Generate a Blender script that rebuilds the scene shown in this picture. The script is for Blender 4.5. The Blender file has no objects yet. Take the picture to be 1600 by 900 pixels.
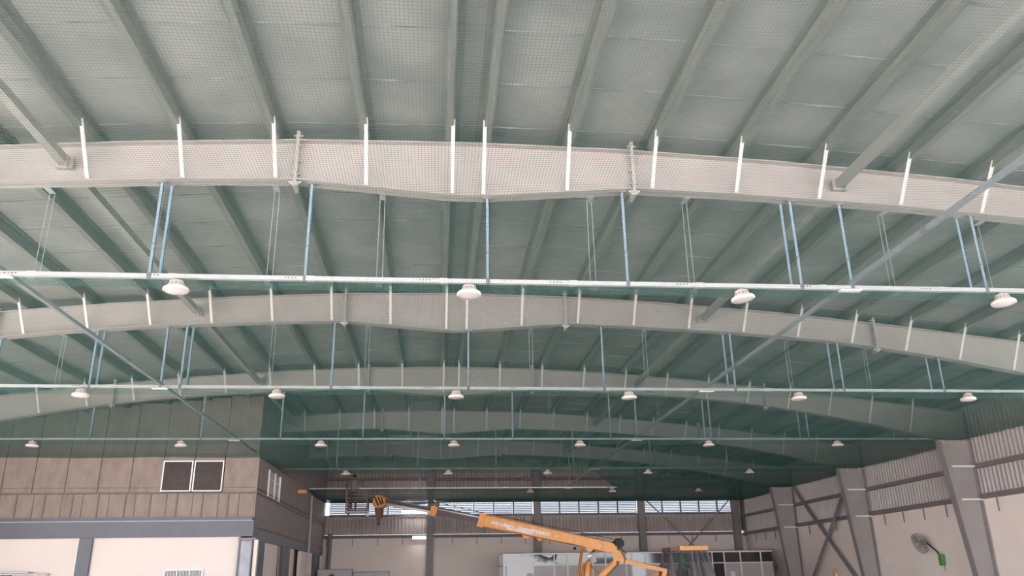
import bpy, math, random
import numpy as np
from mathutils import Vector, Matrix
random.seed(7)
SC = bpy.context.scene
COL = SC.collection
PI = math.pi

# ------------------------------------------------------------------ camera
CAMZ = 1.6
FPX, PITCH, YAW, ROLL = 1265.98, 0.3460, 0.0941, -0.0155
fw = Vector((math.sin(YAW)*math.cos(PITCH), math.cos(YAW)*math.cos(PITCH), math.sin(PITCH)))
rt0 = Vector((math.cos(YAW), -math.sin(YAW), 0)); up0 = rt0.cross(fw)
rt = rt0*math.cos(ROLL)+up0*math.sin(ROLL); up = -rt0*math.sin(ROLL)+up0*math.cos(ROLL)
cam = bpy.data.cameras.new('camera'); camo = bpy.data.objects.new('camera', cam); COL.objects.link(camo)
cam.sensor_width = 36; cam.lens = FPX/1600*36; cam.clip_start = .05; cam.clip_end = 500
m = Matrix((rt, up, -fw)).transposed().to_4x4(); m.translation = (0, 0, CAMZ); camo.matrix_world = m
SC.camera = camo
def at(x, y, Y):
    """world point on the transverse plane at distance Y seen at photo pixel x, y"""
    d = fw*FPX+rt*(x-800)+up*(450-y)
    d = d/d.y*Y
    return Vector((d.x, d.y, d.z+CAMZ))

# ------------------------------------------------------------------ light
w = bpy.data.worlds.new('sky'); SC.world = w; w.use_nodes = True
bg = w.node_tree.nodes['Background']; bg.inputs[0].default_value = (.93, .95, 1, 1); bg.inputs[1].default_value = 1.0
sun = bpy.data.lights.new('sun', 'SUN'); sun.energy = 5.0; sun.angle = math.radians(12); sun.color = (1, .93, .86)
suno = bpy.data.objects.new('sun', sun); COL.objects.link(suno)
suno.rotation_euler = Vector((.85, -.06, -.70)).to_track_quat('-Z', 'Y').to_euler()
SC.view_settings.view_transform = 'Standard'; SC.view_settings.look = 'None'
SC.view_settings.gamma = 1; SC.view_settings.use_curve_mapping = False
SC.view_settings.exposure = 3.05

# ------------------------------------------------------------------ materials
MATS = {}
def mat(name, col, rough=.6, metal=0, var=.12, scale=6, bump=0, spec=.5, stretch=None, emit=None, dark=None, alpha=None, trans=0):
    if name in MATS: return MATS[name]
    M = bpy.data.materials.new(name); M.use_nodes = True; nt = M.node_tree; N = nt.nodes; L = nt.links
    b = N['Principled BSDF']
    b.inputs['Roughness'].default_value = rough; b.inputs['Metallic'].default_value = metal
    b.inputs['Specular IOR Level'].default_value = spec
    tc = N.new('ShaderNodeTexCoord'); mp = N.new('ShaderNodeMapping')
    L.new(tc.outputs['Object'], mp.inputs[0])
    if stretch: mp.inputs['Scale'].default_value = stretch
    n = N.new('ShaderNodeTexNoise'); n.inputs['Scale'].default_value = scale; n.inputs['Detail'].default_value = 6
    n.inputs['Roughness'].default_value = .65
    L.new(mp.outputs[0], n.inputs['Vector'])
    r = N.new('ShaderNodeValToRGB')
    lo = dark or tuple(c*(1-var*1.6) for c in col); hi = tuple(min(1, c*(1+var)) for c in col)
    r.color_ramp.elements[0].color = (*lo, 1); r.color_ramp.elements[0].position = .3
    r.color_ramp.elements[1].color = (*hi, 1); r.color_ramp.elements[1].position = .7
    L.new(n.outputs['Fac'], r.inputs[0]); L.new(r.outputs[0], b.inputs['Base Color'])
    if bump:
        bp = N.new('ShaderNodeBump'); bp.inputs['Strength'].default_value = bump; bp.inputs['Distance'].default_value = .02
        L.new(n.outputs['Fac'], bp.inputs['Height']); L.new(bp.outputs[0], b.inputs['Normal'])
    if emit: b.inputs['Emission Color'].default_value = (*emit[0], 1); b.inputs['Emission Strength'].default_value = emit[1]
    if trans: b.inputs['Transmission Weight'].default_value = trans
    if alpha is not None: b.inputs['Alpha'].default_value = alpha
    MATS[name] = M
    return M
STEEL = mat('rafter_paint', (.40, .35, .335), .5, var=.05, scale=1.2)
BRACE = mat('brace_white', (.70, .65, .62), .5, var=.06, scale=12)
PURL = mat('purlin_paint', (.185, .18, .166), .55, var=.18, scale=2.5, stretch=(6, .35, 6))
def roof_mat():
    M = bpy.data.materials.new('roof_foil'); M.use_nodes = True; nt = M.node_tree; N = nt.nodes; L = nt.links
    b = N['Principled BSDF']; b.inputs['Roughness'].default_value = .48; b.inputs['Specular IOR Level'].default_value = .6
    tc = N.new('ShaderNodeTexCoord')
    gm = N.new('ShaderNodeNewGeometry')
    n1 = N.new('ShaderNodeTexNoise'); n1.inputs['Scale'].default_value = .9; n1.inputs['Detail'].default_value = 5
    n2 = N.new('ShaderNodeTexNoise'); n2.inputs['Scale'].default_value = 9; n2.inputs['Detail'].default_value = 8; n2.inputs['Roughness'].default_value = .75
    L.new(gm.outputs['Position'], n1.inputs['Vector']); L.new(gm.outputs['Position'], n2.inputs['Vector'])
    r1 = N.new('ShaderNodeValToRGB'); r1.color_ramp.elements[0].color = (.205, .202, .197, 1); r1.color_ramp.elements[1].color = (.29, .278, .268, 1)
    r1.color_ramp.elements[0].position = .35; r1.color_ramp.elements[1].position = .68
    r2 = N.new('ShaderNodeValToRGB'); r2.color_ramp.elements[0].position = .66; r2.color_ramp.elements[1].position = .74
    L.new(n1.outputs['Fac'], r1.inputs[0]); L.new(n2.outputs['Fac'], r2.inputs[0])
    mx = N.new('ShaderNodeMixRGB'); mx.inputs[2].default_value = (.42, .41, .4, 1)
    L.new(r2.outputs[0], mx.inputs[0]); L.new(r1.outputs[0], mx.inputs[1]); L.new(mx.outputs[0], b.inputs['Base Color'])
    return M
ROOF = roof_mat()
STRUT = mat('strut_paint', (.27, .255, .235), .5, var=.08, scale=2)
SEAM = mat('seam_tape', (.27, .27, .265), .5, var=.35, scale=1.5)
PIPE = mat('net_pipe_white', (.72, .71, .72), .4, var=.05, scale=5)
HANG = mat('hanger_blue', (.30, .385, .47), .4, var=.08, scale=9)
LPIPE = mat('long_pipe_grey', (.33, .325, .36), .45, var=.1, scale=8)
WIRE = mat('wire', (.34, .37, .36), .5)
NET = mat('net_green', (.026, .118, .104), .7, var=.1)
LAMPW = mat('lamp_shell', (.64, .555, .515), .4, var=.03)
LENS = mat('lamp_lens', (.62, .565, .56), .25, var=.02)
HOLE = mat('dark_slot', (.04, .035, .03), .7)
COLM = mat('column_paint', (.36, .325, .315), .5, var=.06, scale=1)
COLF = mat('column_flange', (.25, .22, .225), .5, var=.06, scale=1)  # darker column paint; the inner flanges' shade is put into this colour
GIRT = mat('girt_brown', (.20, .165, .165), .55, var=.1)
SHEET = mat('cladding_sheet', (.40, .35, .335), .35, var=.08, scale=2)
SHEETF = mat('cladding_far', (.45, .385, .365), .5, var=.08, scale=2)
WHITEW = mat('masonry_paint', (.90, .765, .70), .8, var=.04, scale=.6)
WHITEO = mat('office_paint', (.74, .645, .605), .8, var=.03, scale=.5)
BOARD = mat('cement_board', (.27, .212, .187), .8, var=.15, scale=2.2, stretch=(1.3, 1, .6), bump=.15)
BATT = mat('batten_brown', (.20, .155, .14), .7)
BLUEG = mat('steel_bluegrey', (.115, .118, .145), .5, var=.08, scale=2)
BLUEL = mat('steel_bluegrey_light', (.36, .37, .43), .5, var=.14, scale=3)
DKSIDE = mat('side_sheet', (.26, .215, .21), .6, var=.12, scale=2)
ALU = mat('white_aluminium', (.94, .91, .92), .35, var=.02)
GLASSD = mat('glass_dark', (.075, .06, .06), .08, var=.1, spec=.7)
GLASSF = mat('glass_frost', (.55, .48, .47), .35, var=.05)
LOUV = mat('louvre_glass', (.24, .285, .345), .4, var=.3, scale=30, stretch=(.2, 1, 3))
_n = LOUV.node_tree.nodes; _t = _n.new('ShaderNodeBsdfTranslucent'); _t.inputs[0].default_value = (.042, .05, .064, 1)
_m = _n.new('ShaderNodeAddShader'); LOUV.node_tree.links.new(_n['Principled BSDF'].outputs[0], _m.inputs[0]); LOUV.node_tree.links.new(_t.outputs[0], _m.inputs[1])
LOUV.node_tree.links.new(_m.outputs[0], _n['Material Output'].inputs[0])
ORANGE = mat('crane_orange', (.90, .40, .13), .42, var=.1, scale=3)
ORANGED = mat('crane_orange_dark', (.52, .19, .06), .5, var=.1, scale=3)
BOOMD = mat('boom_dark', (.13, .10, .105), .5, var=.1)
BLACK = mat('black_rubber', (.03, .028, .03), .7)
CHROME = mat('chrome_rod', (.85, .85, .87), .2, metal=.6)
TUBEW = mat('white_tube', (.93, .9, .9), .3, var=.02)
GLOW = mat('lit_tube', (1, 1, 1), .4, emit=((1, .98, .97), 6))
BROWN = mat('rust_brown', (.22, .12, .085), .6)
RAIL = mat('basket_steel', (.22, .15, .14), .6)
CONC = mat('concrete', (.62, .59, .56), .75, var=.08, scale=.7, bump=.05)
GREENC = mat('green_plastic', (.10, .30, .09), .5)
GREENR = mat('green_cloth', (.02, .42, .24), .7)
FANM = mat('fan_grey', (.30, .28, .25), .45)
CABG = mat('cabinet_grey', (.55, .5, .49), .5, var=.03)
SKIN = mat('skin', (.26, .14, .09), .6, var=.03); HAIR = mat('hair', (.02, .017, .015), .6)
SHIRT = mat('shirt_grey', (.20, .19, .17), .8); TROU = mat('trousers_brown', (.10, .06, .055), .8)
SHOE = mat('shoe', (.5, .46, .44), .6); SHIRTD = mat('shirt_dark', (.06, .055, .07), .8)
YELLOWM = mat('reflector_yellow', (.95, .7, .12), .3)

# ------------------------------------------------------------------ mesh helpers
class MB:
    def __init__(s): s.v = []; s.f = []; s.mi = []
    def add(s, vs, fs, mi=0):
        k = len(s.v); s.v += [tuple(v) for v in vs]; s.f += [tuple(i+k for i in f) for f in fs]; s.mi += [mi]*len(fs); return s
    def box(s, x0, x1, y0, y1, z0, z1, mi=0):
        return s.add([(x0,y0,z0),(x1,y0,z0),(x1,y1,z0),(x0,y1,z0),(x0,y0,z1),(x1,y0,z1),(x1,y1,z1),(x0,y1,z1)],
                     [(3,2,1,0),(4,5,6,7),(0,1,5,4),(1,2,6,5),(2,3,7,6),(3,0,4,7)], mi)
    def prism(s, poly, a, b, axis='y', mi=0):
        """extrude 2D polygon between a and b along axis; poly in the remaining two coordinates in order"""
        def P(u, v, t): return {'y': (u, t, v), 'x': (t, u, v), 'z': (u, v, t)}[axis]
        n = len(poly)
        vs = [P(u, v, a) for u, v in poly]+[P(u, v, b) for u, v in poly]
        fs = [tuple(range(n)), tuple(range(2*n-1, n-1, -1))]+[(i, i+n, (i+1) % n+n, (i+1) % n) for i in range(n)]
        return s.add(vs, fs, mi)
    def beam(s, p0, p1, wd, ht, upv=(0,0,1), mi=0, w1=None, h1=None):
        p0 = Vector(p0); p1 = Vector(p1); d = (p1-p0).normalized(); u = Vector(upv)
        if abs(d.dot(u)) > .99: u = Vector((0,1,0))
        r = d.cross(u).normalized(); u = r.cross(d)
        w1 = w1 or wd; h1 = h1 or ht
        vs = []
        for p, a, b in ((p0, wd, ht), (p1, w1, h1)):
            for i, j in ((-1,-1),(1,-1),(1,1),(-1,1)): vs.append(p+r*i*a/2+u*j*b/2)
        return s.add(vs, [(3,2,1,0),(4,5,6,7),(0,1,5,4),(1,2,6,5),(2,3,7,6),(3,0,4,7)], mi)
    def tube(s, pts, rad, n=8, mi=0, caps=True):
        pts = [Vector(p) for p in pts]; k0 = len(s.v); ref = None
        rads = rad if isinstance(rad, (list, tuple)) else [rad]*len(pts)
        vs = []; fs = []
        for i, p in enumerate(pts):
            d = (pts[min(i+1, len(pts)-1)]-pts[max(i-1, 0)]).normalized()
            if ref is None:
                ref = Vector((0,0,1)) if abs(d.z) < .9 else Vector((1,0,0))
            r = d.cross(ref).normalized(); u = r.cross(d)
            for j in range(n):
                a = 2*PI*j/n; vs.append(p+r*math.cos(a)*rads[i]+u*math.sin(a)*rads[i])
        for i in range(len(pts)-1):
            for j in range(n):
                fs.append((i*n+j, i*n+(j+1) % n, (i+1)*n+(j+1) % n, (i+1)*n+j))
        if caps: fs.append(tuple(range(n-1, -1, -1))); fs.append(tuple((len(pts)-1)*n+j for j in range(n)))
        return s.add(vs, fs, mi)
    def lathe(s, prof, n=20, c=(0,0,0), mi=0):
        vs = []; fs = []
        for r, z in prof:
            for j in range(n): vs.append((c[0]+r*math.cos(2*PI*j/n), c[1]+r*math.sin(2*PI*j/n), c[2]+z))
        for i in range(len(prof)-1):
            for j in range(n): fs.append((i*n+j, i*n+(j+1) % n, (i+1)*n+(j+1) % n, (i+1)*n+j))
        return s.add(vs, fs, mi)
    def mesh(s, name, mats, smooth=False):
        me = bpy.data.meshes.new(name); me.from_pydata(s.v, [], s.f)
        for M in (mats if isinstance(mats, (list, tuple)) else [mats]): me.materials.append(M)
        if any(s.mi): me.polygons.foreach_set('material_index', s.mi)
        if smooth: me.polygons.foreach_set('use_smooth', [True]*len(s.f))
        me.update(); return me
    def build(s, name, mats, parent=None, loc=None, smooth=False):
        return link(name, s.mesh(name, mats, smooth), parent, loc)
def link(name, me, parent=None, loc=None, rot=None):
    o = bpy.data.objects.new(name, me); COL.objects.link(o)
    if parent is not None: o.parent = parent
    if loc is not None: o.location = loc
    if rot is not None: o.rotation_euler = rot
    return o
def tag(o, label, cat, group=None):
    o['label'] = label; o['category'] = cat
    if group: o['group'] = group
    return o
def struct(o, label=None):
    o['kind'] = 'structure'
    if label: o['label'] = label
    return o
def empty(name, loc=(0,0,0), rot=None):
    o = bpy.data.objects.new(name, None); COL.objects.link(o); o.location = loc; o.empty_display_size = .2
    if rot: o.rotation_euler = rot
    return o
def cbox(name, M, parent, x0, x1, y0, y1, z0, z1):
    return MB().box(x0, x1, y0, y1, z0, z1).build(name, M, parent)
BOXC = {}
def sbox(name, M, parent, c, size):
    """a box whose mesh data is shared between alike boxes"""
    k = (name, M.name, tuple(round(q, 4) for q in size))
    if k not in BOXC:
        a, b, d = (q/2 for q in size); BOXC[k] = MB().box(-a, a, -b, b, -d, d).mesh(name, M)
    return link(name, BOXC[k], parent, c)
def corr(width, z0, z1, pitch=.2, depth=.06, z1b=None):
    """corrugated sheet in local x (width) z, ribs towards -y, folded thickness"""
    if z1b is None: z1b = z1
    b = MB(); xs = []; n = int(round(width/pitch))
    for i in range(n):
        o = i*pitch
        xs += [(o, 0), (o+pitch*.50, 0), (o+pitch*.68, -depth), (o+pitch*.82, -depth)]
    xs.append((width, 0))
    vs = []; fs = []
    for x, y in xs:
        zt = z1+(z1b-z1)*x/width
        vs += [(x, y, z0), (x, y, zt)]
    for i in range(len(xs)-1): fs.append((2*i, 2*i+2, 2*i+3, 2*i+1))
    b.add(vs, fs); return b

# ------------------------------------------------------------------ layout numbers
RX = .4                                                   # ridge
FY = [11.35+7.135*k for k in range(6)]                   # frames, the last one is the far wall
def interp(tab, r):
    r = abs(r)
    for (a, b), (c, d) in zip(tab, tab[1:]):
        if r <= c: return b+(d-b)*(r-a)/(c-a)
    return tab[-1][1]
TOPT = [(0, 8.10), (2.5, 8.06), (5, 7.94), (8, 7.72), (10.8, 7.44), (14.2, 7.04), (17.3, 6.66)]
BOTT = [(0, 7.17), (.35, 7.18), (2.62, 7.37), (4.1, 7.33), (6.8, 7.20), (9, 7.03), (10.3, 6.87), (12, 6.62), (14.2, 6.22), (16.2, 5.72)]
topz = lambda X: interp(TOPT, X-RX)
botz = lambda X: interp(BOTT, X-RX)
PURR = [.24]+[1.55+1.36*i for i in range(12)]
Y0, Y9 = -3.2, 47.2
WALLX = 17.62; LEFTX = -16.8
ORD = ['nearest', 'second', 'third', 'fourth', 'fifth', 'sixth']

# ------------------------------------------------------------------ setting: floor, ground, walls
struct(cbox('floor', CONC, None, LEFTX-.3, WALLX+.3, Y0, Y9, -.2, 0), 'grey concrete hangar floor')
struct(cbox('ground', CONC, None, -90, 90, -90, 130, -.4, -.205), 'pale concrete apron outside the hangar')

# right wall
wr = struct(cbox('wall_right', WHITEW, None, WALLX, WALLX+.2, 18.4, Y9, 0, 3.85), 'pale masonry wall with corrugated sheeting above')  # unseen near end left open to let fill light in
sh = corr(1.0, 3.9, 6.95).mesh('cladding_sheet', SHEET)
for i in range(29):
    link('cladding_sheet', sh, wr, (WALLX+.06, 19.3+i*1.0, 0), (0, 0, -PI/2))
for z, h in ((4.88, .14), (3.92, .16)):
    for k in range(1, 5):
        ya = FY[0]+7.135*k; sbox('girt', GIRT, wr, (WALLX-.07, ya+3.57, z), (.16, 6.9, h))
y = 19.2
while y < 46.5:
    if min(abs(y-f) for f in FY) > .5: sbox('anchor_rod', GIRT, wr, (WALLX-.16, y, 3.66), (.03, .03, .5))
    y += 1.36
MB().box(-.09, .09, 0, .02, -.12, .12).build('wall_bracket', GIRT, wr, (WALLX-.02, 42.9, 2.0))
# brace cross on the right wall
for a, b in (((WALLX-.2, FY[4]-.2, 5.95), (WALLX-.2, FY[3]+.2, .3)), ((WALLX-.28, FY[3]+.2, 5.95), (WALLX-.28, FY[4]-.2, .3))):
    MB().beam(a, b, .10, .10).build('cross_brace', COLF, wr)

# right columns
for k in (1, 2, 3, 4):
    Y = FY[k]
    c = empty('frame_column', (WALLX, Y, 0))
    tag(c, ['', 'grey steel column under the second rafter, just past the right picture edge', 'tapered grey steel column at the right edge, right of the wall fan',
            'tapered grey steel column left of the wall fan', 'tapered grey steel column left of the crossed wall braces'][k], 'column', 'tapered columns along the right wall')
    prof = [(-.55, 0), (-.06, 0), (-.06, 6.7), (-1.3, 6.55), (-1.12, 5.7)]
    MB().prism(prof, -.01, .01).build('web', COLM, c)
    MB().add([(-.56, -.13, 0), (-.56, .13, 0), (-1.14, .13, 5.72), (-1.14, -.13, 5.72), (-.53, -.13, 0), (-.53, .13, 0), (-1.11, .13, 5.72), (-1.11, -.13, 5.72)],
             [(0,1,2,3), (7,6,5,4), (0,4,5,1), (1,5,6,2), (2,6,7,3), (3,7,4,0)]).build('inner_flange', COLF, c)
    MB().box(-.08, -.05, -.13, .13, 0, 6.7).build('outer_flange', COLF, c)
    MB().box(-1.14, -.05, -.13, .13, 5.70, 5.73).build('end_plate', COLM, c)
    for i in range(4):
        MB().tube([(-.95+i*.24, -.05, 5.66), (-.95+i*.24, -.05, 5.78)], .02, 6).build('bolt', BRACE, c)
    MB().box(-.65, .0, -.2, .2, 0, .03).build('base_plate', COLF, c)
    if k >= 2:
        for j, z in enumerate((4.88, 3.83)):
            x0 = WALLX-.90+(.13 if j else 0)
            t = empty('tube_light', (x0, Y-.19, z))
            MB().box(0, 1.2, -.01, .05, -.03, .03).build('batten_body', ALU, t)
            MB().tube([(.03, -.035, -.01), (1.17, -.035, -.01)], .018, 8).build('glass_tube', TUBEW, t)
            MB().box(0, .03, -.06, 0, -.035, .02).build('end_cap', ALU, t); MB().box(1.17, 1.2, -.06, 0, -.035, .02).build('end_cap', ALU, t)
            tag(t, '%s white tube light on the steel column %s' % (('upper', 'lower')[j], ['', '', 'right of the wall fan', 'left of the wall fan', 'left of the crossed wall braces'][k]), 'tube light', 'tube lights on the columns')

# wall fan
fp = Vector((WALLX-.42, 28.9, 2.62))
fan = empty('wall_fan', (WALLX, 28.55, 2.3)); tag(fan, 'grey caged wall fan with a green base on the right wall', 'fan')
axis = Vector((-1, .12, -.42)).normalized()
Rm = axis.to_track_quat('Z', 'Y').to_matrix()
def ringpt(r, a, d): return fp-Vector((WALLX, 28.55, 2.3))+Rm @ Vector((r*math.cos(a), r*math.sin(a), d))
b = MB()
for r, d in ((.36, 0), (.35, .07), (.35, -.07), (.22, .1), (.10, .11), (.22, -.1)):
    b.tube([ringpt(r, 2*PI*i/24, d) for i in range(25)], .008, 5, caps=False)
for i in range(28):
    a = 2*PI*i/28
    b.tube([ringpt(.06, a, .11), ringpt(.22, a, .10), ringpt(.35, a, .06), ringpt(.36, a, 0), ringpt(.35, a, -.06), ringpt(.22, a, -.1), ringpt(.08, a, -.1)], .004, 4, caps=False)
b.build('guard_cage', FANM, fan)
for i in range(3):
    a0 = 2*PI*i/3; b = MB(); vs = []
    for j in range(5):
        r = .06+.26*j/4; wdt = .10+.06*math.sin(PI*j/4)
        for sgn in (-1, 1): vs.append(ringpt(r, a0+sgn*wdt/(r+.12), sgn*.025))
    b.add(vs, [(2*j, 2*j+2, 2*j+3, 2*j+1) for j in range(4)]).build('blade', FANM, fan)
b = MB(); b.tube([ringpt(0, 0, -.04), ringpt(0, 0, -.12), ringpt(0, 0, -.24), ringpt(0, 0, -.27)], [.07, .09, .08, .03], 12); b.build('motor', FANM, fan, smooth=True)
b = MB(); b.tube([ringpt(0, 0, -.2), Vector((-.12, -.15, .02)), Vector((-.1, -.25, -.12))], .025, 8); b.build('arm', BLACK, fan)
MB().prism([(-.09, .15), (.03, .17), (.08, .05), (.08, -.22), (-.05, -.22), (-.09, -.05)], -.16, -.0, 'x').build('base_housing', GREENC, fan, (0, -.28, -.22))
MB().tube([(-.05, -.3, -.4), (-.06, -.34, -.62)], .008, 5).build('pull_cord', BLACK, fan)

# far wall
wf = struct(cbox('wall_far', WHITEW, None, LEFTX, WALLX+.2, FY[5], FY[5]+.2, 0, 3.95), 'pale masonry far wall with corrugated sheeting and a window band')
YF = FY[5]
shl = corr(1.0, 4.05, 5.0).mesh('cladding_sheet', SHEETF)
for i in range(24): link('cladding_sheet', shl, wf, (-6.2+i, YF+.05, 0))
for i in range(24):
    xa = -6.2+i; za = topz(xa)+.28; zb = topz(xa+1)+.28
    corr(1.0, 5.95, za, z1b=zb).build('cladding_sheet', SHEETF, wf, (xa, YF+.05, 0))
cols = [-.33, 5.63, 11.6, 17.1]
segs = [(-6.1, -.33), (-.33, 5.63), (5.63, 11.6), (11.6, 17.4)]
for xa, xb in segs:
    for z, h, d in ((3.95, .17, .16), (5.04, .09, .12), (5.93, .06, .1), (7.02, .15, .16)):
        sbox('girt', GIRT, wf, ((xa+xb)/2, YF-d/2+.02, z), (xb-xa, d, h))
    sbox('ledge', COLM, wf, ((xa+xb)/2, YF-.1, 4.06), (xb-xa, .22, .03))
for i in range(18):
    x = -5.9+1.36*i
    if x < 17.2: sbox('anchor_rod', GIRT, wf, (x, YF-.05, 3.68), (.03, .03, .42))
for a, b in (((11.75, YF-.22, 5.95), (16.95, YF-.22, .9)), ((16.95, YF-.28, 5.95), (11.75, YF-.28, .9))):
    MB().beam(a, b, .06, .06).build('cross_brace', COLF, wf)
for i, x in enumerate(cols):
    c = empty('wind_column', (x, YF-.15, 0))
    tag(c, ['brown steel column of the far wall behind the crane boom tip section', 'brown steel column of the far wall behind the orange boom section',
            'brown steel column of the far wall between boom and crane cab', 'brown steel column in the far right corner'][i], 'column', 'columns of the far wall')
    zt = topz(x)-.02
    MB().box(-.02, .02, -.18, .14, 0, zt).build('web', GIRT, c)
    MB().box(-.19, .19, -.20, -.17, 0, zt).build('flange', COLF, c); MB().box(-.19, .19, .10, .13, 0, zt).build('flange', COLF, c)
    MB().box(-.28, .28, -.28, .2, 0, .03).build('base_plate', COLF, c)
# window band
nwin = 0
slat = MB()
for j in range(9):
    z = 5.11+j*.093
    slat.add([(-.485, -.02, z-.035), (.485, -.02, z-.035), (.485, .03, z+.055), (-.485, .03, z+.055), (-.485, -.014, z-.037), (.485, -.014, z-.037), (.485, .036, z+.053), (-.485, .036, z+.053)],
             [(0,1,2,3), (7,6,5,4), (0,4,5,1), (2,6,7,3)])
slatm = slat.mesh('louvre_slats', LOUV)
frm = MB().box(-.53, -.49, -.05, .05, 5.06, 5.92).box(.49, .53, -.05, .05, 5.06, 5.92).box(-.49, .49, -.05, .05, 5.06, 5.09).box(-.49, .49, -.05, .05, 5.89, 5.92).mesh('window_frame', GIRT)
for xa, xb in segs:
    for i in range(5):
        nwin += 1; wsc = (xb-xa-.40)/5/1.06
        wo = struct(link('window_%d' % nwin, frm, None, (xa+.2+.53*wsc+i*1.06*wsc, YF+.03, 0)), 'louvred glass window in the far wall band')
        link('louvre_slats', slatm, wo); wo.scale.x = wsc
MB().box(17.5, WALLX+.25, YF-.3, YF+.1, 3.8, 7.0).build('corner_flashing', GIRT, wf)
# pale sheet that ends the band in the corner
MB().box(16.98, 17.5, YF+.0, YF+.04, 5.0, 5.95).build('end_panel', WHITEW, wf)
MB().box(LEFTX, -6.1, YF, YF+.1, 3.95, 7.9).build('blank_panel', SHEETF, wf)
# lit tubes on the far wall
for i, (x, yp, ln) in enumerate(((652, 800, 1.7), (655, 840.5, .75))):
    q = at(x, yp, YF-.3)
    t = empty('tube_light', q)
    MB().box(-ln/2, ln/2, 0, .06, -.06, .09).build('batten_body', ALU, t)
    MB().tube([(-ln/2+.03, -.03, 0), (ln/2-.03, -.03, 0)], .05 if i == 0 else .03, 10).build('glass_tube', GLOW, t)
    tag(t, ['glowing tube light in front of the far windows under the boom', 'short glowing tube light under the far wall girt'][i], 'tube light')
b = MB(); b.tube([at(516, 834, 46.6), at(512, 900, 46.6)-Vector((0, 0, .4))], .11, 10)
dp = b.build('drain_pipe', GIRT, None); tag(dp, 'dark vertical drain pipe in the far left corner', 'pipe')

# left wall (past the picture edge, near end left open to add daylight) and front header
struct(cbox('wall_left', WHITEW, None, LEFTX-.2, LEFTX, 19.5, Y9, 0, 6.9), 'pale side wall left of the office block')

# ------------------------------------------------------------------ ceiling
ceil = struct(empty('ceiling', (0, 0, 0)), 'grey foil-faced roof lining on steel purlins')
def roofpts(sgn):
    rs = [0]
    for a in PURR: rs.append(a)
    pts = []
    full = [0]+PURR+[17.4]
    for i, r in enumerate(full):
        pts.append((r, interp(TOPT, r)+.215))
        if i+1 < len(full):
            rm = (r+full[i+1])/2
            if full[i+1]-r > .6:
                for t in (.3, .7):
                    rr = r+(full[i+1]-r)*t; pts.append((rr, interp(TOPT, rr)+.215-.008))
    return [(RX+sgn*r, z) for r, z in pts]
STRIP = 1.19
pm = {}
for sgn in (-1, 1):
    for var in range(3):
        pts = roofpts(sgn); b = MB(); rnd = random.Random(var*7+sgn)
        vs = []; fs = []
        off = [rnd.uniform(-.006, .006) for _ in pts]
        for (x, z), o in zip(pts, off):
            vs += [(x, 0, z+.02), (x, .002, z-.012+o), (x, .022, z-.010+o), (x, .024, z), (x, STRIP-.006, z-.002), (x, STRIP-.004, z+.03)]
        for i in range(len(pts)-1):
            for j in range(5):
                q = (i*6+j, (i+1)*6+j, (i+1)*6+j+1, i*6+j+1); fs.append(q)
        b.add(vs, fs); b.mi = [1 if (k % 5) < 3 else 0 for k in range(len(fs))]
        pm[sgn, var] = b.mesh('roof_panel', [ROOF, SEAM])
n = int((Y9-Y0)/STRIP)+1
for i in range(n):
    for sgn in (-1, 1): link('roof_panel', pm[sgn, (i*5+i//3) % 3], ceil, (0, Y0+i*STRIP, 0))
dk = MB()
dp_ = [(RX+s*r, interp(TOPT, r)+.27) for s, rr in ((-1, (18.2, 14.2, 10.8, 8, 5, 2.5)), (1, (0, 2.5, 5, 8, 10.8, 14.2, 18.2))) for r in rr]
poly = dp_+[(x, z+.05) for x, z in reversed(dp_)]
dk.prism(poly, Y0, Y9+.3).build('roof_deck', SHEETF, ceil)
def zprism(flip):
    f = -1 if flip else 1
    out = MB()
    T = .008
    out.box(min(0, f*.115), max(0, f*.115), Y0, Y9, 0, T)            # bottom flange
    out.box(-.005, .005, Y0, Y9, 0, .2)                            # web
    out.box(min(0, -f*.115), max(0, -f*.115), Y0, Y9, .2-T, .2)      # top flange
    out.box(f*.115-.004, f*.115+.004, Y0, Y9, 0, .025)
    return out.mesh('purlin', PURL)
zp = {1: zprism(False), -1: zprism(True)}
for r in PURR:
    for s in (-1, 1): link('purlin', zp[s], ceil, (RX+s*r, 0, interp(TOPT, r)+.008))

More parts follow.
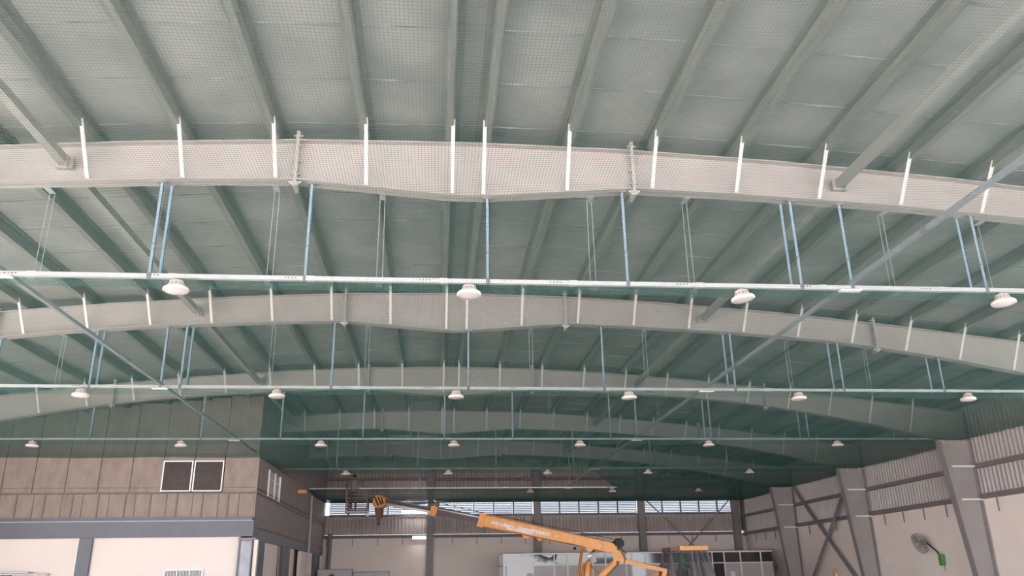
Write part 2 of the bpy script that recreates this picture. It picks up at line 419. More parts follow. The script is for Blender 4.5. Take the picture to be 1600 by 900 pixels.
# ------------------------------------------------------------------ rafters
def polyx(tab): return sorted(set([-a for a, _ in tab]+[a for a, _ in tab]))
BRX = [RX+s*r for r in PURR for s in (-1, 1)]
SPL = (2.62, 10.35)
boltm = MB().tube([(-.05, 0, 0), (.05, 0, 0)], .016, 6).mesh('bolt', STEEL)
for k in range(5):
    Y = FY[k]
    ra = empty('roof_rafter', (RX, Y, 7.2))
    tag(ra, ['nearest grey steel roof rafter, largest and brightest across the picture', 'second grey steel rafter from the front, behind the nearest row of lamps',
             'third grey steel rafter from the front, above the office block wall', 'fourth grey steel rafter from the front, dim behind the netting',
             'fifth grey steel rafter, farthest and darkest before the far wall'][k], 'rafter', 'roof rafters of the hangar')
    rr = [r for r in sorted(set([a for a, _ in TOPT]+[a for a, _ in BOTT])) if r <= 17.3]
    xs = [-r for r in reversed(rr)]+[r for r in rr if r > 0]
    xs = [x for x in xs if x+RX > LEFTX+.1]
    wb = MB(); wb.prism([(x, interp(BOTT, x)-7.2) for x in xs]+[(x, interp(TOPT, x)-7.2) for x in reversed(xs)], -.008, .008)
    wb.build('web', STEEL, ra)
    for nm, tab, s in (('top_flange', TOPT, -1), ('bottom_flange', BOTT, 1)):
        pts = [(x, interp(tab, x)-7.2) for x in xs]
        MB().prism(pts+[(x, z+s*.018) for x, z in reversed(pts)], -.12, .12).build(nm, STEEL, ra)
    bm_ = MB()
    for X in BRX:
        x = X-RX
        if X < LEFTX+.3 or abs(x) > 15.6: continue
        zt = interp(TOPT, x)+.10-7.2; zb = interp(BOTT, x)+.03-7.2
        b = MB(); b.beam((x, -.62, zt), (x, -.11, zb), .055, .008, (0, 1, .6)); b.beam((x+.023, -.60, zt-.03), (x+.023, -.09, zb), .007, .04, (0, 1, .6))
        b.build('flange_brace', BRACE, ra)
    for s in (-1, 1):
        for r in SPL:
            x = s*r
            if x+RX < LEFTX: continue
            zt = interp(TOPT, x)-7.2; zb = interp(BOTT, x)-7.2
            pl = MB().box(x-.025, x+.025, -.13, .13, zb-.12, zt+.14).build('splice_plate', STEEL, ra)
            for zz in (zt+.07, zt-.09, zt-.36, zb+.10, zb-.06): link('bolt', boltm, pl, (x, -.09, zz)).scale = (1.4, 1, 1)
            for g in (-1, 1):
                MB().add([(x, -.1, zb-.12), (x+g*.10, -.1, zb-.04), (x, -.1, zb-.04), (x, -.085, zb-.12), (x+g*.10, -.085, zb-.04), (x, -.085, zb-.01)],
                         [(0,1,2), (5,4,3), (0,3,4,1), (1,4,5,2), (2,5,3,0)]).build('gusset', BRACE, ra)
    for i in range(4):
        sbox('web_bolt', COLF, ra, (-.07+(i % 2)*.14, -.012, .72-(i//2)*.12), (.018, .012, .018))
# strut tubes between the rafters
for k in range(-1, 5):
    ya = FY[k] if k >= 0 else Y0; yb = FY[k+1] if k >= 0 else FY[0]
    for side, X in ((0, -5.6), (1, 6.42)):
        s = empty('strut_tube', (X, yb, 7.56))
        bx = MB(); L_ = yb-ya
        bx.box(-.065, .065, -L_+.05, -.08, -.065, .065); bx.build('tube', STRUT, s)
        MB().box(-.12, .12, -.09, -.07, -.09, .09).build('end_plate', STEEL, s)
        MB().box(-.12, .12, -.1, -.01, -.10, -.085).build('cleat', STEEL, s)
        MB().box(.06, .075, -.2, -.01, -.10, .07).build('cleat', STEEL, s)
        tag(s, 'grey square strut tube %s of the ridge, %s' % (('left', 'right')[side],
            ['overhead before the nearest rafter', 'between the nearest and second rafters', 'between the second and third rafters',
             'between the third and fourth rafters', 'between the fourth and fifth rafters', 'between the fifth rafter and the far wall'][k+1]), 'strut', 'strut tubes between the rafters')

# ------------------------------------------------------------------ net pipes, hangers, lamps
NZ = 5.8
HX = {0: [(-4.13, 2), (-1.97, 1), (.71, 1), (2.84, 1), (5.52, 2), (6.39, 1), (8.52, 2), (-6.6, 1)],
      1: [(-7.7, 2), (-6.21, 1), (-5.74, 2), (-2.44, 1), (.69, 1), (3.89, 1), (7.0, 2), (9.67, 2), (12.2, 2), (-9.8, 1)],
      2: [(-10.47, 1), (-7.21, 1), (-4.83, 1), (-2.32, 1), (.21, 1), (2.37, 1), (5.51, 1), (6.37, 1), (8.73, 2), (11.97, 2), (15.24, 2)],
      3: [(at(x, 731, FY[3]).x, 1) for x in (526, 653, 775, 896, 1017, 1137)],
      4: [(at(x, 761, FY[4]).x, 1) for x in (655, 775, 890, 1000, 1110)]}
WX = {0: [-5.89, -2.56, -.93, 2.36, 3.93, 7.24, 8.9], 1: [-8.6, -3.9, -1.7, 2.2, 5.0, 8.6, 10.6], 2: [-6.0, -.9, 3.6, 7.2], 3: [], 4: []}
PX = {0: (LEFTX+.2, 17.0), 1: (LEFTX+.2, 16.6), 2: (LEFTX+.2, 16.5), 3: (-6.0, 16.5), 4: (-6.0, 16.5)}
for k in range(5):
    Y = FY[k]
    pr = empty('net_support_pipe', (0, Y, NZ))
    tag(pr, '%s white horizontal pipe holding up the green netting on blue hangers' % ORD[k] if k < 4 else 'farthest thin pipe under the netting, behind the man in the basket', 'pipe', 'net support pipes')
    xa, xb = PX[k]; sy = (.033, .030, .025, .022, .022)[k]
    MB().box(xa, xb, -sy, sy, -sy, sy).build('pipe_body', PIPE, pr)
    jn = xa+3
    while jn < xb:                                            # joint sleeves with bolt heads
        sl = MB().box(jn-.06, jn+.06, -sy-.004, sy+.004, -sy-.004, sy+.004).build('joint_sleeve', PIPE, pr)
        for i in range(4): sbox('rivet', HOLE, sl, (jn-.35+i*.05, -sy-.002, .004), (.018, .006, .014))
        jn += 1.95
    for X, n in HX[k]:
        for j in range(n):
            dx = -.0 if n == 1 else (((-.045, .06) if X < 2 else (.05+.01*(X-5), -.045-.01*(X-5)))[j]); y = 0 if j == 0 else .12
            zt = botz(X+dx)-NZ
            if zt < .1: continue
            h = MB().box(X+dx-.024, X+dx+.024, y-.028, y-.020, -.03, zt).box(X+dx+.016, X+dx+.024, y-.028, y+.02, -.03, zt).build('hanger', HANG, pr)
            if k < 2:
                MB().box(X+dx-.03, X+dx+.03, y-.036, y-.016, -.045, .05).build('foot_clamp', COLF, h)
                if j == 0: MB().box(X+dx-.028, X+dx+.028, y-.034, y-.018, zt*.32, zt*.32+.035).build('splice_clip', COLF, h)
                MB().box(X+dx-.07, X+dx+.07, y-.05, y+.05, zt-.02, zt).build('top_bracket', COLF, h)
    for X in WX[k]:
        wv = MB()
        for d in (-.03, .045): wv.tube([(X+d, .3, botz(X)-NZ-.0), (X+d*1.2, .3, .02)], .006, 5)
        wv.box(X-.04, X+.055, .1, .31, botz(X)-NZ-.006, botz(X)-NZ-.0).box(X-.04, X+.055, 0.03, .31, -.004, .004)
        wv.build('suspension_wire', WIRE, pr)
    for X in (-6.22, 6.35):
        if X > xa: MB().box(X-.17, X+.17, -.05, .05, -.055, -.02).build('crossing_plate', BRACE, pr)
# longitudinal pipes
for X, yb, lb in ((-6.22, 28.9, 'left grey pipe running diagonally back to the office block corner'), (6.35, 42.6, 'right grey pipe running diagonally back towards the crane boom')):
    lp = empty('long_net_pipe', (X, Y0, NZ)); tag(lp, lb, 'pipe', 'lengthwise net pipes')
    MB().box(-.03, .03, 0, yb-Y0, .035, .095).build('pipe_body', LPIPE, lp)
    for k in range(5):
        yj = FY[k]-Y0-2.1
        if yj < yb-Y0: MB().box(-.036, .036, yj-.07, yj+.07, .03, .10).build('coupler', COLF, lp)
# lamps
LX = {0: [-3.78, .43, 4.61, 8.84], 1: [-7.9, -3.64, .41, 4.47, 8.61, 12.9], 2: [-12.1, -7.78, -3.59, .51, 4.51, 8.71, 13.03], 3: [-3.55, .45, 4.41, 8.51, 12.74], 4: [4.5, 8.52, 12.83]}
shell = MB().lathe([(0, .105), (.085, .105), (.095, .10), (.125, .02), (.165, .0), (.178, -.015), (.178, -.045), (.165, -.055), (.155, -.055)], 28).mesh('housing', LAMPW, True)
lens = MB().lathe([(.156, -.05), (.12, -.058), (.06, -.062), (0, -.063)], 28).mesh('lens', LENS, True)
groove = MB().lathe([(.1565, -.046), (.1665, -.0565), (.1665, -.0575), (.155, -.052)], 28).mesh('rim_groove', COLF)
ring = MB(); ring.tube([(0, .0, .105), (0, 0, .135)], .012, 8); ring.tube([(.02*math.cos(a), 0, .15+.02*math.sin(a)) for a in [2*PI*i/10 for i in range(11)]], .006, 5, caps=False)
ring.box(-.004, .004, -.004, .004, .165, .20); ringm = ring.mesh('hook', BRACE)
vent = MB()
for i in range(14):
    a = 2*PI*(i+.5)/14; c, s = math.cos(a), math.sin(a); t = Vector((-s, c, 0)); o = Vector((c, s, 0))
    p0 = o*.1215+Vector((0, 0, .037)); p1 = o*.1165+Vector((0, 0, .05))
    e = o*.0035
    vent.add([p0-t*.010+e, p0+t*.010+e, p1+t*.010+e, p1-t*.010+e], [(0,1,2,3)])
ventm = vent.mesh('vent_slots', HOLE)
NTH = ['leftmost', 'second from left', 'third from left', 'fourth from left', 'fifth from left', 'sixth from left', 'rightmost']
for k in range(5):
    n = len(LX[k])
    for i, X in enumerate(LX[k]):
        l = empty('high_bay_lamp', (X, FY[k]-.01, 5.625), (random.uniform(-.03, .03), random.uniform(-.05, .05) if (k, i) != (0, 2) else -.12, random.uniform(0, .4)))
        link('housing', shell, l); link('lens', lens, l); link('rim_groove', groove, l); link('hook', ringm, l); link('vent_slots', ventm, l)
        pos = 'rightmost' if i == n-1 else NTH[i]
        tag(l, 'white round high-bay lamp under the %s net pipe, %s in its row' % (ORD[k], pos), 'lamp', 'high-bay lamps under the net pipes')

# ------------------------------------------------------------------ netting (nobody could count its threads: stuff)
def netz(x, y):
    ys = [FY[0]-7.135*2, FY[0]-7.135]+FY
    for a, b in zip(ys, ys[1:]):
        if y <= b+1e-6:
            t = min(1, max(0, (y-a)/(b-a))); s = .055
            if b == FY[5]: s = .08+.26*math.exp(-((x+1.6)/2.4)**2)
            return NZ-.043-4*s*t*(1-t)+.012*math.sin(x*1.3+y*.7)*math.sin(PI*t)
    return NZ-.04
def net():
    V = []; F = []
    rad = .0016
    tri = [(math.cos(a), math.sin(a)) for a in (PI/2, PI/2+2*PI/3, PI/2+4*PI/3)]
    base = 0
    def thread(pts, ax, rd=rad):
        nonlocal base
        for p in pts:
            for a, b in tri:
                V.append((p[0]+a*rd, p[1], p[2]+b*rd) if ax == 'y' else ((p[0], p[1]+a*rd, p[2]+b*rd) if ax == 'x' else (p[0]+a*rd, p[1]+b*rd, p[2])))
        for i in range(len(pts)-1):
            o = base+i*3
            F.extend(((o, o+1, o+4, o+3), (o+1, o+2, o+5, o+4), (o+2, o, o+3, o+5)))
        base += len(pts)*3
    x = LEFTX+.1; ys1 = []
    while x < 17.35:
        ye = 28.9 if x < -6.05 else 46.72
        pts = []; y = Y0
        ks = [q for q in sorted(set([Y0, ye]+[f+7.135*t/4 for f in [FY[0]-14.27, FY[0]-7.135]+FY for t in range(4)])) if Y0 <= q <= ye]
        thread([(x, y, netz(x, y)) for y in ks if y <= min(ye, FY[3]+.01)], 'y')
        xe = FY[3]+7.135*(x-6.2)/2.6
        if x > 6.3: thread([(x, y, netz(x, y)) for y in [FY[3]+.01]+[q for q in ks if FY[3] < q < min(xe, FY[4])]+[min(xe, FY[4])]], 'y')
        if x > -6.05: thread([(x, y, netz(x, y)) for y in ks if y >= FY[4]-.01 and y <= ye], 'y')
        x += .034
    y = Y0
    while y < 46.7:
        if FY[3] < y < FY[4]:
            xa = 6.2+2.6*(y-FY[3])/7.135; thread([(xa+(17.35-xa)*i/8, y, netz(xa+(17.35-xa)*i/8, y)) for i in range(9)], 'x'); y += .041; continue
        xa = LEFTX+.1 if y < 28.9 else -6.05
        n = max(2, int((17.35-xa)/1.4)); thread([(xa+(17.35-xa)*i/n, y, netz(xa+(17.35-xa)*i/n, y)) for i in range(n+1)], 'x'); y += .041
    # the hem that hangs under every pipe
    for k in range(5):
        xa, xb = PX[k]
        for j in range(7):
            n = 30; thread([(xa+(xb-xa)*i/n, FY[k]+.04, NZ-.05-j*.018-.008*math.sin(i*1.7+k)) for i in range(n+1)], 'x', .0028)
        x = xa
        while x < xb:
            thread([(x, FY[k]+.04, NZ-.04), (x+.01, FY[k]+.04, NZ-.165)], 'z', .0022); x += .034
    me = bpy.data.meshes.new('bird_netting')
    V_ = np.array(V, dtype=np.float32); F_ = np.array(F, dtype=np.int32)
    me.vertices.add(len(V_)); me.vertices.foreach_set('co', V_.ravel())
    me.loops.add(F_.size); me.loops.foreach_set('vertex_index', F_.ravel())
    me.polygons.add(len(F_)); me.polygons.foreach_set('loop_start', np.arange(0, F_.size, 4, dtype=np.int32))
    me.update(calc_edges=True); me.materials.append(NET)
    o = link('bird_netting', me); o['kind'] = 'stuff'
    tag(o, 'fine green bird netting stretched under the whole roof', 'netting')
net()

# ------------------------------------------------------------------ office block inside the hangar (left)
ob = empty('office_block', (-11.4, 29, 0)); tag(ob, 'two-storey office block with brown boards above and cream walls below', 'building')
OX, OY = -11.4, 29.0
def op(name, M, x0, x1, y0, y1, z0, z1, parent=None):
    return MB().box(x0-OX, x1-OX, y0-OY, y1-OY, z0, z1).build(name, M, parent or ob)
up_x = [-16.6, -15.45, -14.43, -13.44, -12.40, -11.34, -10.31, -9.29, -8.27, -7.26, -6.14]
for i, (a, b) in enumerate(zip(up_x, up_x[1:])):
    if i in (7, 8):
        op('board', BOARD, a+.012, b-.012, OY, OY+.03, 5.63, 5.82)
    else:
        op('board', BOARD, a+.012, b-.012, OY, OY+.03, 4.72, 5.82); op('board', BOARD, a+.012, b-.012, OY, OY+.03, 4.565, 4.705)
    op('board', BOARD, a+.012, b-.012, OY+.02, OY+.05, 5.84, topz((a+b)/2)+.1)
op('backing_board', BATT, -16.6, -9.3, OY+.06, OY+.1, 3.7, 7.6); op('backing_board', BATT, -7.26, -6.14, OY+.06, OY+.1, 3.7, 7.6)
op('backing_board', BATT, -9.3, -7.26, OY+.06, OY+.1, 3.7, 4.55); op('backing_board', BATT, -9.3, -7.26, OY+.06, OY+.1, 5.63, 7.6)
lo_x = [-16.6, -15.6, -14.75, -13.88, -12.98, -12.09, -11.27, -10.39, -9.58, -8.72, -7.88, -7.03, -6.14]
for a, b in zip(lo_x, lo_x[1:]):
    mid = a+(b-a)*(.4 if int(a*100) % 2 else .62)
    op('board', BOARD, a+.03, mid-.008, OY-.0, OY+.03, 3.74, 4.50); op('board', BOARD, mid+.008, b-.03, OY-.0, OY+.03, 3.74, 4.50)
    if a > -16.5: op('batten', BATT, a-.022, a+.022, OY-.02, OY+.04, 3.72, 4.52)
op('rail', BATT, -16.6, -6.12, OY-.02, OY+.05, 4.515, 4.55)
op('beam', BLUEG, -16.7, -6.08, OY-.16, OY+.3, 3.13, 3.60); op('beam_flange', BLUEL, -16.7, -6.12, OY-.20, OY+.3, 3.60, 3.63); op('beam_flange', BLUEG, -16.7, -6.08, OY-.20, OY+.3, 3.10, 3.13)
op('kerb_channel', BLUEG, -16.7, -6.16, OY-.08, OY+.1, 3.63, 3.745)
for xa, xb in ((-11.63, -11.21),):
    op('column', BLUEG, xa, xb, OY-.12, OY+.2, 0, 3.10)
    op('trim_strip', ALU, xa-.05, xa-.02, OY-.05, OY, 0, 3.1)
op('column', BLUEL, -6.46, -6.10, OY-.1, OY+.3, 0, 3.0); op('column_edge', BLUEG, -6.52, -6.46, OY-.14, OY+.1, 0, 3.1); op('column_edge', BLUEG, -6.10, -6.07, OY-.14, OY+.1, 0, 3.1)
cp = op('cap_plate', COLF, -6.54, -5.98, OY-.18, OY+.3, 3.0, 3.05)
for i in range(5): op('cap_tooth', COLF, -6.45+i*.075, -6.41+i*.075, OY-.15, OY-.10, 2.95, 3.0, ob)
op('cream_post', WHITEW, -6.05, -5.93, OY-.02, OY+.2, 0, 3.0)
op('cream_wall', WHITEO, -16.6, -11.68, OY, OY+.15, 0, 3.10); op('cream_wall', WHITEO, -11.21, -6.52, OY, OY+.15, 0, 3.10)
def window_unit(x0, x1, z0, z1, n, y, M=GLASSD, nm='window', fr=.035):
    wn = MB()
    X0, X1 = x0-OX, x1-OX; yy = y-OY
    wn.box(X0, X0+fr, yy-.05, yy+.03, z0, z1).box(X1-fr, X1, yy-.05, yy+.03, z0, z1).box(X0+fr, X1-fr, yy-.05, yy+.03, z0, z0+fr).box(X0+fr, X1-fr, yy-.05, yy+.03, z1-fr, z1)
    for i in range(1, n):
        xm = X0+(X1-X0)*i/n; wn.box(xm-fr/2, xm+fr/2, yy-.05, yy+.03, z0, z1)
    o = wn.build(nm, ALU, ob)
    for i in range(n):
        a = X0+(X1-X0)*i/n+fr/2; c = X0+(X1-X0)*(i+1)/n-fr/2
        MB().box(a, c, yy-.01, yy, z0+fr, z1-fr).build('pane', M, o)
    return o
window_unit(-9.29, -8.31, 4.58, 5.61, 1, OY); window_unit(-8.26, -7.28, 4.58, 5.61, 1, OY)
w3 = window_unit(-8.82, -7.60, 1.2, 2.09, 3, OY-.02)
for i in range(13): MB().box(-8.80+i*.1-OX, -8.79+i*.1-OX, -.09, -.08, 1.2, 2.06).build('grille_bar', CABG, w3)
w4 = window_unit(-15.6, -13.5, 1.2, 2.02, 3, OY-.02)
op('awning_board', CABG, -15.6, -12.95, OY-.35, OY-.02, 2.03, 2.08); op('awning_board', CABG, -13.4, -12.4, OY-.25, OY-.02, 1.97, 2.02)
# rooms behind the dark windows
op('room_floor', BATT, -16.6, -6.2, OY+.15, 46.8, 3.2, 3.4)
# side wall of the block
SX = -6.14
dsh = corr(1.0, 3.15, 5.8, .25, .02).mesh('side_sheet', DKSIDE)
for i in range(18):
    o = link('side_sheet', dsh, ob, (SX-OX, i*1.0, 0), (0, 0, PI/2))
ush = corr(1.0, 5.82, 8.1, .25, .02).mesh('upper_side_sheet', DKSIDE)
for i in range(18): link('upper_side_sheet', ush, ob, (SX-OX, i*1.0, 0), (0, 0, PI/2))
op('corner_trim', BOARD, SX-.02, SX+.03, OY-.02, OY+.05, 3.7, 5.82)
for z in (4.53, 4.68, 3.42): op('side_rail', BATT, SX, SX+.05, OY+.1, 46.9, z-.02, z+.02)
op('side_beam', BLUEG, SX-.2, SX+.04, OY+.3, 46.9, 3.0, 3.3)
for y0, y1 in ((31.2, 34.6), (36.6, 37.9), (40.0, 43.4)): op('side_wall', WHITEW, SX-.2, SX-.02, y0, y1, 0, 3.0)
for y0, y1 in ((29.4, 31.2), (34.9, 36.6), (44.2, 46.0)): op('side_column', BLUEG, SX-.3, SX+.02, y0, y1, 0, 3.0)
op('opening_shade_sheet', BATT, SX-.5, SX-.3, 29.3, 46.9, 0, 3.0)  # brown sheet standing in for the shade inside the openings
for z in (.6, 1.2, 1.8, 2.4): op('ladder_rung', BATT, SX, SX+.03, 33.9, 34.35, z, z+.03)
for y in (33.9, 34.35): op('ladder_rail', BATT, SX, SX+.04, y-.02, y+.02, 0, 3.0)
# open window in the side wall
sw = MB()
for y in (30.75, 31.9, 32.95): sw.box(SX-OX+.03, SX-OX+.09, y-OY-.03, y-OY+.03, 4.58, 5.52)
sw.box(SX-OX+.03, SX-OX+.06, 1.75, 3.95, 5.2, 5.23)
so = sw.build('window', ALU, ob)
for y in (30.8, 31.95): MB().box(SX-OX+.03, SX-OX+.035, y-OY, y-OY+.95, 4.6, 5.5).build('pane', GLASSF, so)
# conduit on the side wall
b = MB(); b.tube([(-5.98, 40.8, 5.55), (-5.98, 40.9, 4.2), (-5.98, 41.0, 0)], .045, 8)
tag(b.build('conduit', CABG), 'grey conduit running down the side wall of the office block', 'pipe')
# orange box fixed to the side wall
q = at(453, 768, 37.6); q2 = at(479, 768, 37.6)
bx = empty('wall_box', (q.x, 37.6, q.z)); ln = q2.x-q.x
MB().box(0, ln, -.06, .06, -.09, .07).build('box_body', ORANGE, bx); MB().box(.02, ln+.1, -.05, .05, -.14, -.09).build('bracket', BROWN, bx)
MB().tube([(.4, 0, 0), (SX-q.x, .2, 0)], .03, 6).build('wall_arm', BROWN, bx)
tag(bx, 'short orange bar projecting from the office block side wall', 'bar')

# ------------------------------------------------------------------ white aluminium cabin
CBY = 42.0
xl = at(787, 864, CBY).x; xr = 17.05
cabn = empty('site_cabin', (xl, CBY, 0)); tag(cabn, 'white aluminium and glass cabin in front of the far wall', 'cabin')
ZT = 2.84; ZM = 2.27
vx = [at(x, 875, CBY).x for x in (793, 813.5, 833, 866, 886.5, 926, 946, 978, 987, 1008, 1036, 1050, 1090, 1113, 1131.5, 1157, 1189)]
def cb(nm, M, x0, x1, y0, y1, z0, z1, par=None): return MB().box(x0-xl, x1-xl, y0, y1, z0, z1).build(nm, M, par or cabn)
cb('top_rail', ALU, xl, xr, -.03, .03, ZT-.07, ZT); cb('cornice', GIRT, xl-.02, xr, -.05, 2.5, ZT, ZT+.03)
cb('middle_rail', ALU, xl, xr, -.03, .03, ZM-.025, ZM+.025); cb('bottom_rail', ALU, xl, xr, -.03, .03, 0, .1)
cb('corner_post', ALU, xl-.04, xl+.06, -.04, .04, 0, ZT)
edges = [xl]+vx+[xr]
posters = {3: 1, 4: 1, 5: 1}
for i, (a, b_) in enumerate(zip(edges, edges[1:])):
    if i: cb('mullion', ALU, a-.03, a+.03, -.035, .035, 0, ZT)
    cb('upper_pane', GLASSD, a+.03, b_-.03, -.005, .005, ZM+.025, ZT-.07)
    door = i in (1, 2, 8, 14)
    cb('lower_panel', ALU if i in (1, 2) else (GLASSD if i in (9, 14) else GLASSF), a+.03, b_-.03, -.01, .01, .1, ZM-.025)
# irregular white paper stuck on three panes
for (x0, x1, z0, z1, pts) in ((vx[2], vx[3], ZM, ZT, [(0, 0), (1, 0), (.75, .12), (.45, .22), (.2, .3), (.08, .15)]), (vx[2], vx[3], ZM, ZT, [(.38, 1), (1, 1), (.88, .72), (.75, .7), (.5, .9)]),
                              (vx[3], vx[4], ZM, ZT, [(0, .3), (.1, .55), (.2, 1), (1, 1), (1, .02), (.3, .02), (.15, .2)]), (vx[4], vx[5], ZM, ZT, [(0, 0), (1, 0), (1, .7), (.8, 1), (0, 1)]), (vx[5], vx[6], ZM, ZT, [(0, 1), (.5, .95), (.45, .7), (.2, .6), (.3, .2), (0, .05)])):
    MB().prism([(x0-xl+.04+(x1-x0-.08)*u, z0+.03+(z1-z0-.11)*v) for u, v in pts], -.012, -.007).build('paper_sheet', TUBEW, cabn)
for i in range(4):
    y = .1+i*.75
    MB().box(-.03, .03, y, y+.06, 0, ZT).build('side_mullion', ALU, cabn); MB().box(-.01, .01, y+.06, y+.75, .1, ZT-.03).build('side_panel', ALU, cabn)
MB().box(-.035, .03, 0, 3.1, ZM-.02, ZM+.02).build('side_rail', COLF, cabn)
MB().box(0, xr-xl, 2.9, 2.95, 0, ZT).build('back_panel', GLASSF, cabn)
MB().box(0, xr-xl, 0.05, 2.9, ZT-.06, ZT-.02).build('roof_board', SHEETF, cabn)
MB().box(vx[1]-xl+.3, vx[1]-xl+.62, -.02, -.012, 1.6, 1.9).build('door_notice', CABG, cabn)
MB().box(vx[14]-xl+.25, vx[14]-xl+.5, -.02, -.012, 1.5, 1.85).build('door_notice', TUBEW, cabn)

# grey cabinets at the far left
for i, (xa, xb, yt) in enumerate(((491, 550, 889.5), (553, 608, 893.5))):
    a = at(xa, yt, 44.6); c = at(xb, yt, 44.6); a.x = max(a.x, -6.0)
    k_ = empty('metal_cabinet', (a.x, 44.6, 0)); wd = c.x-a.x; zt = a.z
    MB().box(0, wd, 0, .6, .08, zt-.04).build('body', CABG, k_); MB().box(-.02, wd+.02, -.02, .62, zt-.04, zt).build('top_trim', COLF, k_)
    for s in (0, 1):
        d_ = MB().box(.03+s*wd/2, wd/2-.02+s*wd/2, -.02, 0, .12, zt-.1).build('door', CABG, k_)
        MB().box(wd/2-.08+s*.12, wd/2-.06+s*.12, -.05, -.02, 1.1, 1.3).build('handle', COLF, d_)
    MB().box(0, wd, .02, .58, 0, .08).build('plinth', COLF, k_)
    tag(k_, ['taller grey metal cabinet by the far left wall', 'lower grey metal cabinet right of the taller one'][i], 'cabinet', 'grey cabinets at the far left')

# ------------------------------------------------------------------ people
def person(name, J, label, mats, loc, rotz=0, hair=True, fingers=True, helmet=None):
    """J joints: dict of points; one continuous skinned body"""
    root = empty(name, loc, (0, 0, rotz))
    V = []; E = []; R = []; Z = []
    def v(p, r, z): V.append(Vector(p)); R.append(r if isinstance(r, tuple) else (r, r)); Z.append(z); return len(V)-1
    def chain(start, items):
        last = start
        for p, r, z in items:
            i = v(p, r, z); E.append((last, i)); last = i
        return last
    pel = v(J['pelvis'], (.15, .11), 2)
    P = {k: Vector(q) for k, q in J.items()}
    chest = chain(pel, [(P['pelvis'].lerp(P['chest'], .5), (.145, .105), 1), (P['chest'], (.165, .115), 1)])
    nk = chain(chest, [(P['chest'].lerp(P['neck'], .65), (.10, .08), 1), (P['neck'], .055, 0), (P['neck'].lerp(P['head'], .5), (.068, .078), 0), (P['head'], (.078, .095), 0), (P['head']+(P['head']-P['neck']).normalized()*.075, (.06, .075), 0)])
    for s in 'LR':
        sh_, el, wr_ = P['shoulder'+s], P['elbow'+s], P['wrist'+s]
        w_ = chain(chest, [(sh_, .068, 1), (sh_.lerp(el, .5), .055, 1), (el, .043, 1 if mats.get('long') else 0), (el.lerp(wr_, .4), .04, 0), (wr_, .028, 0)])
        d = (wr_-el).normalized(); side = d.cross(Vector((0, 1, 0)));
        side = (side.normalized() if side.length > .1 else Vector((0, 0, 1))); palm = wr_+d*.07
        pm_ = chain(w_, [(palm, (.034, .018), 0)])
        if fingers:
            for q in range(4):
                o = side*(-.027+.018*q); ln = (.065, .078, .074, .06)[q]; bend = d.cross(side)*.025
                chain(pm_, [(palm+d*.03+o, .009, 0), (palm+d*(.03+ln*.5)+o+bend*.3, .0085, 0), (palm+d*(.03+ln*.85)+o+bend, .0075, 0)])
            chain(w_, [(wr_+d*.03+side*.04, .011, 0), (wr_+d*.075+side*.058, .009, 0)])
        h_, kn, an = P['hip'+s], P['knee'+s], P['ankle'+s]
        f_ = chain(pel, [(h_, .095, 2), (h_.lerp(kn, .5), .078, 2), (kn, .058, 2), (kn.lerp(an, .35), .056, 2), (an, .038, 2)])
        chain(f_, [(an+Vector((0, -.06, -.045)), (.045, .03), 3), (an+Vector((0, -.16, -.055)), (.04, .022), 3)])
    me = bpy.data.meshes.new('body'); me.from_pydata([tuple(p) for p in V], E, [])
    o = link('body', me, root)
    sk = o.modifiers.new('skin', 'SKIN'); sk.use_smooth_shade = True
    for i, sv in enumerate(me.skin_vertices[0].data):
        sv.radius = R[i]; sv.use_root = (i == pel)
    ss = o.modifiers.new('sub', 'SUBSURF'); ss.levels = 2; ss.render_levels = 2
    dg = bpy.context.evaluated_depsgraph_get(); dg.update()
    me2 = bpy.data.meshes.new_from_object(o.evaluated_get(dg)); o.modifiers.clear(); o.data = me2
    me2.materials.clear()
    for M in mats['m']: me2.materials.append(M)
    segs_ = [(V[a], V[b_], Z[a], Z[b_]) for a, b_ in E]
    A = np.array([s_[0] for s_ in segs_]); Bv = np.array([s_[1] for s_ in segs_]); AB = Bv-A; L2 = (AB**2).sum(1)+1e-9
    for pgn in me2.polygons:
        c = np.array(pgn.center); t = np.clip(((c-A)*AB).sum(1)/L2, 0, 1); d2 = ((A+AB*t[:, None]-c)**2).sum(1); j = int(d2.argmin())
        pgn.material_index = segs_[j][3] if t[j] > .45 else segs_[j][2]; pgn.use_smooth = True
    hd = P['head']; un = (hd-P['neck']).normalized(); yv = Vector(J.get('face', (0, -1, 0))).normalized(); xv = un.cross(yv).normalized() if abs(un.dot(yv)) < .95 else Vector((1, 0, 0))
    if hair:
        hb = MB(); n_ = 14; rows = []
        vs = []; fs = []
        for i in range(6):
            ph = .5*PI*i/5*1.25
            for j in range(n_):
                a = 2*PI*j/n_
                dirv = xv*math.cos(a)*math.sin(ph)+yv*math.sin(a)*math.sin(ph)+un*math.cos(ph)
                k = 1.0 if not (math.sin(a) > .2 and i > 3) else .86
                vs.append(hd+un*.03-yv*.008+Vector((dirv.x*.088, dirv.y*.102, dirv.z*.098))*k)
        fs = [(i*n_+j, i*n_+(j+1) % n_, (i+1)*n_+(j+1) % n_, (i+1)*n_+j) for i in range(5) for j in range(n_)]
        hb.add(vs, fs); hb.build('hair', HAIR, root, smooth=True)
    fb = MB()
    for s in (-1, 1): fb.lathe([(0, .008), (.006, .006), (.0085, 0), (.006, -.006), (0, -.008)], 8, hd+yv*.088+xv*s*.032+un*.012)
    fb.build('eyes', HOLE, root)
    b_ = MB(); b_.tube([hd+yv*.085+un*.015, hd+yv*.108-un*.02, hd+yv*.09-un*.03], [.008, .014, .01], 6); b_.build('nose', mats['m'][0], root, smooth=True)
